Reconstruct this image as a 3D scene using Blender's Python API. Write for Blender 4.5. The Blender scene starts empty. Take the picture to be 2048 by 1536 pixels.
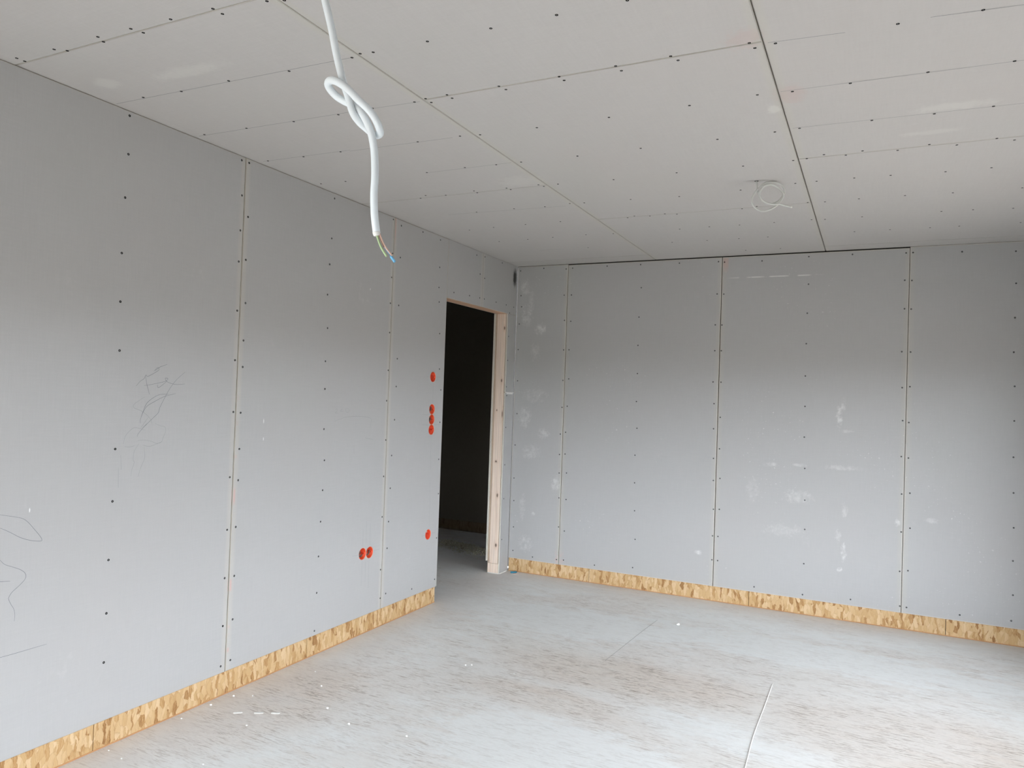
import bpy, bmesh, math, random
from mathutils import Vector, Matrix
S = bpy.context.scene
COL = S.collection
# ---------------------------------------------------------------- camera
H = 2.5933; W = 3.95; YB = -6.9; DW = 0.127
YAW, PITCH, ROLL, FPX = -0.4551, 0.0175, 0.0348, 1479.65
f = Vector((math.sin(YAW)*math.cos(PITCH), math.cos(YAW)*math.cos(PITCH), math.sin(PITCH)))
r = Vector((math.cos(YAW), -math.sin(YAW), 0)); u = r.cross(f)
r2 = r*math.cos(ROLL)+u*math.sin(ROLL); u2 = -r*math.sin(ROLL)+u*math.cos(ROLL)
cam = bpy.data.cameras.new('camera'); co = bpy.data.objects.new('camera', cam); COL.objects.link(co)
M = Matrix((r2, u2, -f)).transposed().to_4x4(); M.translation = Vector((2.7638, -5.6842, 1.4756))
co.matrix_world = M
cam.sensor_width = 36; cam.lens = 36*FPX/2048; cam.clip_start = .02
S.camera = co
# ---------------------------------------------------------------- daylight
SKY = (0.92, 0.985, 1.07); HIGH = (0.90, 0.98, 1.10); GROUND = (1.06, 1.0, 0.92); SKY_S = 16.5; HIGH_S = 12.5; GR_S = 2.65; EXPO = 0.14
w = bpy.data.worlds.new('overcast'); S.world = w; w.use_nodes = True
nt = w.node_tree; nt.nodes.clear()
o = nt.nodes.new('ShaderNodeOutputWorld'); bg = nt.nodes.new('ShaderNodeBackground')
tc = nt.nodes.new('ShaderNodeTexCoord'); sp = nt.nodes.new('ShaderNodeSeparateXYZ'); ramp = nt.nodes.new('ShaderNodeValToRGB'); mr = nt.nodes.new('ShaderNodeMapRange')
mr.inputs['From Min'].default_value = -1.0; mr.inputs['From Max'].default_value = 1.0
el = ramp.color_ramp.elements                                  # ground, hazy horizon, overcast dome (radiance divided by 20)
for p, c, s in ((.490, GROUND, GR_S), (.508, SKY, SKY_S), (.66, SKY, SKY_S), (.72, HIGH, HIGH_S)):
    e = el.new(p); e.color = tuple(q*s/20 for q in c)+(1,)
el[0].color = tuple(q*GR_S/20 for q in GROUND)+(1,); el[len(el)-1].color = tuple(q*HIGH_S/20 for q in HIGH)+(1,)
bg.inputs['Strength'].default_value = 20
nt.links.new(tc.outputs['Generated'], sp.inputs[0]); nt.links.new(sp.outputs['Z'], mr.inputs['Value'])
nt.links.new(mr.outputs[0], ramp.inputs[0]); nt.links.new(ramp.outputs[0], bg.inputs['Color']); nt.links.new(bg.outputs[0], o.inputs[0])
S.view_settings.view_transform = 'Standard'; S.view_settings.look = 'None'
S.view_settings.gamma = 1; S.view_settings.use_curve_mapping = False; S.view_settings.exposure = EXPO
# windows of the room: right wall (from y, to y, sill, head), back wall (from x, to x, sill, head)
WINS_R = [(-2.40, -1.08, 0.36, 1.87), (-3.72, -2.80, 0.02, 1.86)]
WINS_B = [(0.2, 2.7, 0.02, 1.88)]
# ---- measured positions (metres, in the room's own axes)
SL = [[-3.692,2.006],[-3.689,1.808],[-3.683,1.609],[-3.076,2.233],[-3.078,2.082],[-3.075,1.845],[-3.076,1.606],[-3.031,2.309],[-3.034,2.098],[-3.025,1.888],[-3.028,1.705],[-3.026,1.576],[-3.085,2.571],[-3.075,2.403],[-3.038,2.572],[-2.4,2.562],[-2.411,2.333],[-2.42,2.185],[-2.428,2.013],[-2.417,1.826],[-1.831,2.575],[-1.825,2.359],[-1.826,2.207],[-1.829,2.042],[-1.825,1.856],[-1.741,2.555],[-1.739,2.349],[-1.737,2.04],[-1.487,2.569],[-1.261,2.562],[-1.259,2.369],[-1.258,2.227],[-1.248,2.126],[-1.227,1.905],[-3.073,1.357],[-3.078,1.044],[-3.027,1.353],[-3.026,1.177],[-3.025,1.025],[-2.424,1.639],[-2.419,1.484],[-2.414,1.259],[-2.4,1.083],[-2.405,0.916],[-2.412,0.741],[-1.825,1.617],[-1.83,1.424],[-1.823,1.176],[-1.831,0.947],[-1.831,0.692],[-1.731,1.696],[-1.731,1.517],[-1.736,1.303],[-1.753,1.074],[-1.755,0.865],[-1.76,0.653],[-1.212,1.655],[-1.183,1.508],[-1.18,1.278],[-1.177,1.015],[-1.165,0.77],[-3.684,2.572],[-3.682,2.414],[-3.688,2.234],[-3.683,1.208],[-3.685,0.996],[-3.081,0.793],[-3.028,0.799],[-3.084,0.563],[-3.083,0.335],[-3.025,0.562],[-3.024,0.352],[-2.418,0.548],[-2.421,0.346],[-2.428,0.137],[-3.69,0.545],[-3.692,0.348],[-3.086,0.145],[-3.028,0.157],[-3.691,0.76],[-1.827,0.36],[-1.819,0.179],[-1.765,0.484],[-1.761,0.196],[-1.463,0.16],[-1.168,0.457],[-1.175,0.166],[-0.729,2.555],[-0.597,2.566],[-0.297,2.572],[-0.667,2.419],[-0.59,2.398],[-0.658,2.235],[-0.584,2.236],[-1.051,2.221],[-0.82,2.23],[-0.382,2.238],[-0.199,2.239],[-0.13,2.18],[-0.054,2.238],[-0.133,1.982],[-0.136,1.781],[-0.142,1.559],[-0.13,1.486],[-0.127,1.219],[-0.121,0.905],[-0.118,0.621],[-0.13,0.282]]
SF = [[0.027,2.555],[0.039,2.342],[0.048,2.247],[0.031,2.1],[0.03,1.881],[0.034,1.615],[0.243,2.567],[0.446,2.553],[0.436,2.335],[0.446,2.126],[0.447,1.88],[0.45,1.628],[0.503,2.557],[0.5,2.335],[0.502,2.117],[0.495,1.881],[0.501,1.641],[0.802,2.56],[1.08,2.559],[1.091,2.375],[1.08,2.142],[1.079,1.918],[1.082,1.695],[0.039,1.335],[0.032,1.068],[0.032,0.787],[0.038,0.596],[0.043,0.374],[0.045,0.175],[0.45,1.404],[0.443,1.183],[0.441,1.014],[0.444,0.861],[0.45,0.657],[0.455,0.418],[0.446,0.149],[0.229,0.142],[0.496,1.415],[0.489,1.2],[0.491,1.021],[0.509,0.866],[0.513,0.649],[0.507,0.39],[0.508,0.152],[1.081,1.474],[1.092,1.263],[1.083,1.05],[1.087,0.833],[1.094,0.614],[1.106,0.391],[1.093,0.168],[0.777,0.146],[1.683,1.478],[1.685,1.289],[1.691,1.066],[1.695,0.901],[1.702,0.685],[1.701,0.486],[1.702,0.307],[1.732,1.377],[1.733,1.141],[1.743,0.92],[1.745,0.689],[1.741,0.486],[1.744,0.306],[1.388,2.556],[1.685,2.553],[1.73,2.547],[2.0,2.543],[2.321,2.558],[2.606,2.559],[1.682,2.308],[1.675,2.074],[1.677,1.878],[1.671,1.642],[1.731,2.305],[1.724,2.072],[1.725,1.878],[1.73,1.641],[2.324,2.359],[2.321,2.15],[2.32,1.931],[2.32,1.699],[2.323,1.481],[2.324,1.261],[2.939,2.551],[2.935,2.364],[2.938,2.169],[2.928,1.876],[2.936,1.631],[2.944,1.407],[2.941,1.163],[2.981,2.551],[2.978,2.361],[2.978,2.166],[2.981,1.874],[2.982,1.639],[2.981,1.396],[2.984,1.156],[3.267,2.541],[3.565,2.528],[3.57,2.32],[3.568,2.098],[3.566,1.876],[3.575,1.656],[3.577,1.434],[3.577,1.201],[2.333,1.038],[2.339,0.812],[2.344,0.605],[2.344,0.361],[2.341,0.141],[2.652,0.154],[2.949,0.91],[2.952,0.654],[2.949,0.388],[2.955,0.155],[2.998,0.92],[3.004,0.685],[2.998,0.399],[2.995,0.152],[3.303,0.151],[3.582,0.973],[3.587,0.751],[3.587,0.54],[3.591,0.323],[3.585,0.159],[2.01,0.149]]
SC = [[0.059,-4.164],[0.061,-4.138],[0.254,-4.156],[0.287,-4.132],[0.482,-4.157],[0.467,-4.127],[0.634,-4.152],[0.649,-4.119],[0.806,-4.145],[0.98,-4.14],[0.983,-4.107],[1.163,-4.11],[1.214,-4.094],[0.177,-3.758],[0.371,-3.743],[0.621,-3.746],[0.891,-3.726],[0.065,-3.366],[0.309,-3.357],[0.561,-3.343],[0.79,-3.336],[0.063,-2.979],[0.278,-2.967],[0.498,-2.963],[0.049,-2.574],[0.208,-2.565],[1.211,-3.74],[1.167,-3.727],[1.258,-3.732],[1.466,-3.728],[1.213,-3.345],[1.214,-3.306],[1.155,-3.333],[1.308,-3.346],[1.31,-3.312],[0.964,-3.341],[1.133,-2.947],[0.919,-2.951],[1.692,-3.726],[1.907,-3.723],[1.524,-3.343],[1.535,-3.308],[1.756,-3.337],[1.761,-3.303],[1.485,-2.921],[1.223,-2.931],[1.514,-2.529],[1.232,-2.539],[0.934,-2.556],[1.101,-2.544],[0.71,-2.55],[1.157,-2.168],[1.173,-2.134],[1.259,-2.147],[0.97,-2.169],[0.979,-2.136],[0.776,-2.178],[2.12,-3.721],[1.963,-3.344],[1.97,-3.303],[2.149,-3.346],[2.164,-3.309],[2.393,-3.344],[2.404,-3.304],[2.466,-3.312],[2.362,-2.937],[2.116,-2.927],[1.798,-2.923],[2.376,-2.535],[2.145,-2.529],[1.813,-2.531],[2.189,-2.131],[1.877,-2.132],[1.555,-2.127],[2.116,-1.735],[0.41,-2.147],[0.469,-2.186],[0.582,-2.154],[0.776,-2.141],[1.011,-1.748],[1.176,-1.77],[1.259,-1.756],[0.818,-1.763],[0.565,-1.765],[1.527,-1.742],[1.791,-1.716],[1.389,-1.351],[1.44,-1.38],[1.528,-1.351],[1.625,-1.375],[1.69,-1.346],[0.716,-1.383],[0.96,-1.384],[0.477,-1.371],[0.984,-0.986],[1.17,-0.964],[0.851,-0.583],[0.541,-0.971],[0.737,-0.98],[1.474,-0.584],[1.713,-0.576],[1.616,-0.963],[0.311,-0.964],[0.283,-1.351],[2.801,-3.304],[3.011,-3.301],[2.479,-2.922],[2.666,-2.923],[2.899,-2.924],[3.139,-2.915],[2.471,-2.544],[2.732,-2.535],[2.943,-2.525],[3.13,-2.53],[2.468,-2.145],[2.541,-2.176],[2.628,-2.137],[2.695,-2.172],[2.831,-2.13],[2.948,-2.164],[3.051,-2.121],[3.188,-2.153],[3.254,-2.109],[2.41,-2.139],[2.485,-1.772],[2.654,-1.769],[2.811,-1.76],[3.039,-1.738],[3.22,-1.736],[2.386,-1.767],[2.415,-1.377],[2.501,-1.363],[2.668,-1.371],[2.885,-1.363],[3.101,-1.344],[3.397,-1.335],[2.406,-0.972],[2.479,-0.957],[2.678,-0.957],[3.078,-0.958],[3.23,-0.947],[3.419,-0.915],[2.63,-0.573],[2.83,-0.569],[3.047,-0.554],[3.2,-0.552],[3.507,-0.549],[2.148,-1.378],[2.064,-1.351],[1.989,-0.963],[1.924,-0.574],[2.194,-0.968],[1.806,-0.973],[2.109,-0.572],[2.145,-0.169],[1.908,-0.175]]
ML = [[[-3.6007,1.4666],[-3.5817,1.4877],[-3.5649,1.4986],[-3.5569,1.5143],[-3.545,1.5097],[-3.4957,1.5379],[-3.5022,1.5481],[-3.5194,1.5316]],[[-3.5136,1.5345],[-3.4903,1.5513],[-3.4542,1.5649]],[[-3.5584,1.5091],[-3.5489,1.4707],[-3.5353,1.4322]],[[-3.5634,1.4693],[-3.5285,1.4755],[-3.4628,1.4902],[-3.448,1.5029],[-3.4604,1.5051],[-3.4568,1.4946],[-3.4409,1.4856],[-3.4059,1.4792],[-3.3578,1.4828]],[[-3.4986,1.4748],[-3.4919,1.4629],[-3.4535,1.4905]],[[-3.3586,1.5363],[-3.4007,1.502],[-3.4335,1.4634],[-3.4593,1.4203],[-3.4816,1.3778],[-3.4896,1.3542],[-3.5154,1.3308],[-3.5605,1.2901],[-3.5823,1.2651],[-3.5847,1.2549]],[[-3.4039,1.4389],[-3.4595,1.4256],[-3.5071,1.4039],[-3.5446,1.3828],[-3.561,1.3596],[-3.5688,1.3417]],[[-3.4415,1.4355],[-3.4844,1.4331],[-3.5197,1.4168],[-3.548,1.3932],[-3.5637,1.357],[-3.5738,1.3263],[-3.573,1.3109]],[[-3.5582,1.4214],[-3.589,1.4031],[-3.6082,1.3877],[-3.6047,1.375],[-3.5757,1.3648],[-3.5457,1.3466],[-3.5241,1.3257],[-3.5171,1.3048]],[[-3.504,1.3412],[-3.5325,1.3154],[-3.5663,1.2903]],[[-3.5364,1.3362],[-3.5557,1.3106],[-3.572,1.2904]],[[-3.6478,1.2269],[-3.641,1.2568],[-3.6226,1.2789],[-3.6007,1.2926],[-3.5719,1.2878],[-3.5484,1.2821]],[[-3.5024,1.3097],[-3.4777,1.2988],[-3.4529,1.293],[-3.4488,1.2717],[-3.4598,1.2455],[-3.4681,1.2273],[-3.4921,1.223],[-3.5165,1.2329],[-3.558,1.2396],[-3.5838,1.237]],[[-3.5569,1.218],[-3.5333,1.2128],[-3.5097,1.2144],[-3.4621,1.2297]],[[-3.6418,1.2156],[-3.6194,1.2131],[-3.5971,1.2172]],[[-3.5747,1.2264],[-3.5959,1.1942],[-3.5999,1.1589],[-3.5937,1.1483],[-3.6036,1.1185],[-3.6067,1.0909]],[[-3.5507,1.21],[-3.5456,1.1659],[-3.5637,1.1208],[-3.5735,1.0857]],[[-3.6652,1.133],[-3.6634,1.0731],[-3.6611,1.048]],[[-3.6567,1.1823],[-3.6521,1.1221]],[[-4.1383,1.004],[-4.1153,0.9963],[-4.0485,0.9775],[-4.0217,0.9616],[-3.9937,0.9285],[-3.9717,0.9001],[-3.9635,0.8849],[-3.9687,0.8807],[-4.0042,0.8884],[-4.0412,0.9045],[-4.0737,0.9259],[-4.0976,0.9407],[-4.1132,0.9486],[-4.1362,0.9571]],[[-4.1239,0.8494],[-4.1082,0.8353],[-4.0921,0.8175],[-4.0643,0.8029],[-4.036,0.7876],[-4.0184,0.7705],[-4.0175,0.7517],[-4.0355,0.7328],[-4.0603,0.7136],[-4.0696,0.7014],[-4.0729,0.69],[-4.0642,0.6697],[-4.0527,0.6486],[-4.0486,0.6271],[-4.0496,0.6049]],[[-4.1238,0.7607],[-4.1048,0.7583],[-4.0699,0.7535]],[[-4.1268,0.4894],[-4.0928,0.488],[-4.0463,0.4875],[-3.982,0.4882],[-3.9277,0.4887]],[[-2.3201,1.3658],[-2.3095,1.373],[-2.3058,1.3658],[-2.314,1.3551],[-2.3223,1.3479],[-2.2937,1.3478]],[[-2.2595,1.373],[-2.2788,1.3586],[-2.2473,1.3585]],[[-2.2312,1.373],[-2.2026,1.3731],[-2.2015,1.3547],[-2.2267,1.3548],[-2.2312,1.373]],[[-2.3272,1.3015],[-2.2562,1.3186],[-2.1882,1.3268],[-2.094,1.3282],[-1.9862,1.3143],[-1.9887,1.2737],[-1.9907,1.205]],[[-2.0373,1.1974],[-1.9553,1.183]],[[-2.1404,1.1542],[-2.1374,1.1058]],[[-2.0207,0.6438],[-2.0201,0.535]],[[-1.9507,0.6673],[-1.9478,0.5326]],[[-1.9511,0.4469],[-1.9479,0.2692]],[[-2.0186,0.4497],[-2.0208,0.2991]],[[-1.9894,0.6869],[-1.9863,0.5484]],[[-1.9872,0.4392],[-1.9834,0.3149]],[[-2.1151,0.4952],[-2.0591,0.4923]],[[-1.908,0.4922],[-1.8474,0.4916]],[[-1.2873,1.5577],[-1.2872,1.4077]],[[-1.2906,1.1899],[-1.2821,0.9467]],[[-1.3733,1.5952],[-1.3435,1.5954]],[[-1.252,1.5974],[-1.1893,1.5971]],[[-1.4098,1.3349],[-1.3306,1.3328]],[[-1.4099,1.2645],[-1.3307,1.2614]],[[-1.2547,1.2616],[-1.1767,1.2629]],[[-1.2824,0.8771],[-1.2702,0.5495]],[[-1.3661,0.4979],[-1.322,0.5003]],[[-1.2416,0.5017],[-1.1899,0.4984]]]
MC = [[[0.013,-3.754],[1.16,-3.728]],[[0.024,-3.359],[0.854,-3.342]],[[0.032,-2.98],[0.556,-2.967]],[[0.961,-3.339],[1.177,-3.329]],[[0.547,-2.956],[1.093,-2.943]],[[0.707,-2.547],[1.184,-2.548]],[[0.366,-1.765],[1.133,-1.726]],[[0.465,-0.587],[0.662,-0.585]],[[2.441,-2.936],[3.169,-2.913]],[[2.446,-2.553],[3.229,-2.525]],[[2.445,-3.325],[2.662,-3.306]],[[2.883,-3.311],[3.111,-3.292]]]
CAB = [[2.1482,-4.9964,2.1508],[2.1441,-4.9974,2.0959],[2.141,-4.9978,2.041],[2.1443,-4.9953,1.9925],[2.153,-4.9902,1.9502],[2.1603,-4.986,1.9189],[2.1667,-4.9795,1.8807],[2.171,-4.9728,1.855],[2.1793,-4.9724,1.8355],[2.1862,-4.9713,1.8159],[2.1907,-4.9649,1.8059],[2.1967,-4.9565,1.7988],[2.2063,-4.9517,1.7912],[2.2161,-4.9548,1.7907],[2.2194,-4.9627,1.7967],[2.2167,-4.9696,1.8068],[2.2122,-4.9759,1.8142],[2.2025,-4.9822,1.824],[2.1929,-4.9858,1.8343],[2.1832,-4.988,1.8422],[2.1707,-4.9862,1.8497],[2.1607,-4.9845,1.8526],[2.1546,-4.9808,1.8501],[2.1549,-4.9752,1.8449],[2.1615,-4.9705,1.8376],[2.1699,-4.9663,1.8324],[2.1812,-4.9646,1.827],[2.1928,-4.9654,1.8183],[2.2034,-4.9667,1.8048],[2.2094,-4.9648,1.7912],[2.211,-4.9611,1.7782],[2.2115,-4.9579,1.7639],[2.2126,-4.9569,1.7396],[2.2121,-4.9567,1.7153],[2.2132,-4.9557,1.691],[2.2159,-4.9539,1.6692]]
GW = [[2.2153,-4.9543,1.6716],[2.2171,-4.9532,1.6638],[2.2212,-4.951,1.6524],[2.2275,-4.9477,1.641]]
BW = [[2.2175,-4.9532,1.6717],[2.2204,-4.9516,1.6627],[2.225,-4.9491,1.6525],[2.2329,-4.9451,1.6419]]
LW = [[2.214,-4.9505,1.6725],[2.2186,-4.948,1.6605],[2.2255,-4.9444,1.6485],[2.23,-4.942,1.642],[2.2346,-4.9397,1.6354]]
COIL = [[2.2121,-1.8658,2.6031],[2.2137,-1.8692,2.5897],[2.2175,-1.8712,2.5619],[2.2278,-1.8699,2.5222],[2.2459,-1.8605,2.4938],[2.2812,-1.8429,2.4794],[2.3114,-1.8284,2.4915],[2.3327,-1.8185,2.5166],[2.3433,-1.827,2.5377],[2.335,-1.8316,2.5641],[2.3085,-1.8449,2.5812],[2.2759,-1.8609,2.5831],[2.25,-1.8734,2.5741],[2.2245,-1.8854,2.5477],[2.2056,-1.894,2.5179],[2.198,-1.8972,2.4886],[2.2069,-1.8923,2.4623],[2.2379,-1.8767,2.4405],[2.2704,-1.8609,2.4441],[2.3069,-1.8435,2.4673],[2.3357,-1.8434,2.5001],[2.3396,-1.8419,2.5196],[2.3327,-1.8456,2.5362],[2.3127,-1.8557,2.556],[2.2842,-1.8699,2.5681],[2.2583,-1.8824,2.5623],[2.2414,-1.8904,2.5448],[2.2344,-1.8933,2.5204],[2.2426,-1.8888,2.4941],[2.2669,-1.8766,2.477],[2.2974,-1.8616,2.4709],[2.3211,-1.85,2.4735],[2.3473,-1.837,2.4668],[2.3756,-1.8231,2.4612]]
BX = [(-1.2949, 1.5957), (-1.2925, 1.3708), (-1.2921, 1.299), (-1.2912, 1.2279), (-1.2835, 0.4988), (-2.0197, 0.4925), (-1.9491, 0.4896)]
CR = [(0.042, -3.174), (0.053, -3.048), (0.127, -3.0), (0.339, -3.245), (0.523, -2.931), (0.448, -3.574), (0.325, -2.742), (0.709, -3.01), (0.994, -2.979), (1.633, -0.746), (0.17, -2.608), (0.795, -2.117), (0.822, -2.099), (1.076, -2.09), (0.045, -3.339), (0.04, -3.682), (0.142, -3.7)]
SLV = [(0.191, -3.18, 0.221, -3.156), (0.271, -3.133, 0.305, -3.112), (0.336, -3.094, 0.372, -3.079)]
FAINT = {8, 9, 10, 11, 12, 13, 14, 15, 16, 17, 18, 23, 24, 25, 26, 27, 28, 29, 30, 31, 32, 33, 34, 35, 36, 37, 38, 39, 40, 41, 42, 43, 44, 45, 46, 47, 48, 49, 50, 51, 52, 53, 54, 55, 56, 57, 58, 59}
# ---------------------------------------------------------------- helpers
random.seed(4)
def tag(o, label=None, cat=None, group=None, kind=None):
    if label: o['label'] = label
    if cat: o['category'] = cat
    if group: o['group'] = group
    if kind: o['kind'] = kind
    return o
def empty(name, loc=(0,0,0)):
    e = bpy.data.objects.new(name, None); COL.objects.link(e); e.location = loc; e.empty_display_size = .05; return e
def link(name, bm, mats, parent=None, smooth=False, loc=None):
    me = bpy.data.meshes.new(name)
    bmesh.ops.recalc_face_normals(bm, faces=bm.faces[:])
    if smooth:
        for fc in bm.faces: fc.smooth = True
    bm.to_mesh(me); bm.free()
    for m in (mats if isinstance(mats, (list, tuple)) else [mats]): me.materials.append(m)
    ob = bpy.data.objects.new(name, me); COL.objects.link(ob)
    if loc is not None: ob.location = loc
    if parent is not None: ob.parent = parent
    return ob
def box(bm, a, b, mi=0):
    x0,y0,z0 = a; x1,y1,z1 = b
    vs = [bm.verts.new(v) for v in ((x0,y0,z0),(x1,y0,z0),(x1,y1,z0),(x0,y1,z0),(x0,y0,z1),(x1,y0,z1),(x1,y1,z1),(x0,y1,z1))]
    fs = []
    for ids in ((0,3,2,1),(4,5,6,7),(0,1,5,4),(1,2,6,5),(2,3,7,6),(3,0,4,7)):
        fc = bm.faces.new([vs[i] for i in ids]); fc.material_index = mi; fs.append(fc)
    return fs
def tube(bm, pts, rad, seg=12, sub=6, mi=0, cap=True):
    P = [Vector(p) for p in pts]; out = []
    for i in range(len(P)-1):                       # centripetal-ish Catmull-Rom
        p0 = P[i-1] if i else P[0]*2-P[1]; p1 = P[i]; p2 = P[i+1]; p3 = P[i+2] if i+2 < len(P) else P[-1]*2-P[-2]
        for k in range(sub):
            t = k/sub
            out.append(.5*((2*p1)+(p2-p0)*t+(2*p0-5*p1+4*p2-p3)*t*t+(3*p1-p0-3*p2+p3)*t**3))
    out.append(P[-1])
    n = None; rings = []
    for i, p in enumerate(out):
        d = (out[min(i+1,len(out)-1)]-out[max(i-1,0)]).normalized()
        if n is None: n = d.orthogonal().normalized()
        n = (n-d*n.dot(d)).normalized(); b = d.cross(n)
        rr = rad(i/(len(out)-1)) if callable(rad) else rad
        rings.append([bm.verts.new(p+(n*math.cos(a)+b*math.sin(a))*rr) for a in [2*math.pi*j/seg for j in range(seg)]])
    for A, B in zip(rings, rings[1:]):
        for j in range(seg):
            fc = bm.faces.new((A[j],A[(j+1)%seg],B[(j+1)%seg],B[j])); fc.material_index = mi
    if cap:
        bm.faces.new(rings[0][::-1]).material_index = mi; bm.faces.new(rings[-1]).material_index = mi
    return out
# ---------------------------------------------------------------- materials
class NT:
    def __init__(s, name, rough=.8, spec=.3):
        s.m = bpy.data.materials.new(name); s.m.use_nodes = True; s.t = s.m.node_tree
        s.b = s.t.nodes['Principled BSDF']; s.b.inputs['Roughness'].default_value = rough
        s.b.inputs['Specular IOR Level'].default_value = spec
        s.tc = s.t.nodes.new('ShaderNodeTexCoord'); s.P = s.tc.outputs['Object']
    def n(s, typ, **kw):
        nd = s.t.nodes.new(typ)
        for k, v in kw.items(): setattr(nd, k, v)
        return nd
    def set(s, sock, v):
        if hasattr(v, 'links') or isinstance(v, bpy.types.NodeSocket): s.t.links.new(v, sock)
        elif isinstance(v, (tuple, list)) and sock.type == 'RGBA' and len(v) == 3: sock.default_value = tuple(v)+(1,)
        else: sock.default_value = v
    def math(s, op, a, b=0.0, c=None, clamp=False):
        nd = s.n('ShaderNodeMath', operation=op); nd.use_clamp = clamp; s.set(nd.inputs[0], a); s.set(nd.inputs[1], b)
        if c is not None: s.set(nd.inputs[2], c)
        return nd.outputs[0]
    def map(s, loc=(0,0,0), rot=(0,0,0), scale=(1,1,1), vec=None):
        nd = s.n('ShaderNodeMapping'); s.set(nd.inputs['Vector'], vec or s.P)
        nd.inputs['Location'].default_value = loc; nd.inputs['Rotation'].default_value = rot; nd.inputs['Scale'].default_value = scale
        return nd.outputs[0]
    def noise(s, vec, scale=5, detail=4, rough=.55, dist=0, out='Fac'):
        nd = s.n('ShaderNodeTexNoise'); s.set(nd.inputs['Vector'], vec); nd.inputs['Scale'].default_value = scale
        nd.inputs['Detail'].default_value = detail; nd.inputs['Roughness'].default_value = rough; nd.inputs['Distortion'].default_value = dist
        return nd.outputs[out]
    def rng(s, v, a, b, c=0.0, d=1.0, smooth=False):
        nd = s.n('ShaderNodeMapRange'); nd.clamp = True
        if smooth: nd.interpolation_type = 'SMOOTHSTEP'
        s.set(nd.inputs[0], v)
        for i, k in enumerate((a, b, c, d)): nd.inputs[i+1].default_value = k
        return nd.outputs[0]
    def mix(s, fac, a, b):
        nd = s.n('ShaderNodeMix', data_type='RGBA'); s.set(nd.inputs['Factor'], fac); s.set(nd.inputs['A'], a); s.set(nd.inputs['B'], b)
        return nd.outputs['Result']
    def bump(s, h, dist=.001, st=.5):
        nd = s.n('ShaderNodeBump'); s.set(nd.inputs['Height'], h); nd.inputs['Distance'].default_value = dist; nd.inputs['Strength'].default_value = st
        s.t.links.new(nd.outputs[0], s.b.inputs['Normal'])
    def col(s, c): s.set(s.b.inputs['Base Color'], c); return s.m
    def blob(s, c, rad, noise=None, amt=.5, rot=0.0, axis='Y'):     # a soft stain of its own shape
        rv = {'X': (rot,0,0), 'Y': (0,rot,0), 'Z': (0,0,rot)}[axis]
        sub = s.n('ShaderNodeVectorMath', operation='SUBTRACT'); s.set(sub.inputs[0], s.P); sub.inputs[1].default_value = c
        v = s.map(rot=rv, scale=tuple(1/q for q in rad), vec=sub.outputs[0])
        ln = s.n('ShaderNodeVectorMath', operation='LENGTH'); s.set(ln.inputs[0], v)
        d = ln.outputs['Value']
        if noise is not None: d = s.math('ADD', d, s.math('MULTIPLY', s.math('SUBTRACT', noise, .5), amt))
        return s.rng(d, 1.0, .35, 0, 1, True)
def flat(name, c, rough=.6, spec=.3, var=.08, scale=30):
    k = NT(name, rough, spec); nz = k.noise(k.P, scale, 3)
    return k.col(k.mix(nz, tuple(x*(1-var) for x in c), tuple(min(1,x*(1+var)) for x in c)))

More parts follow.
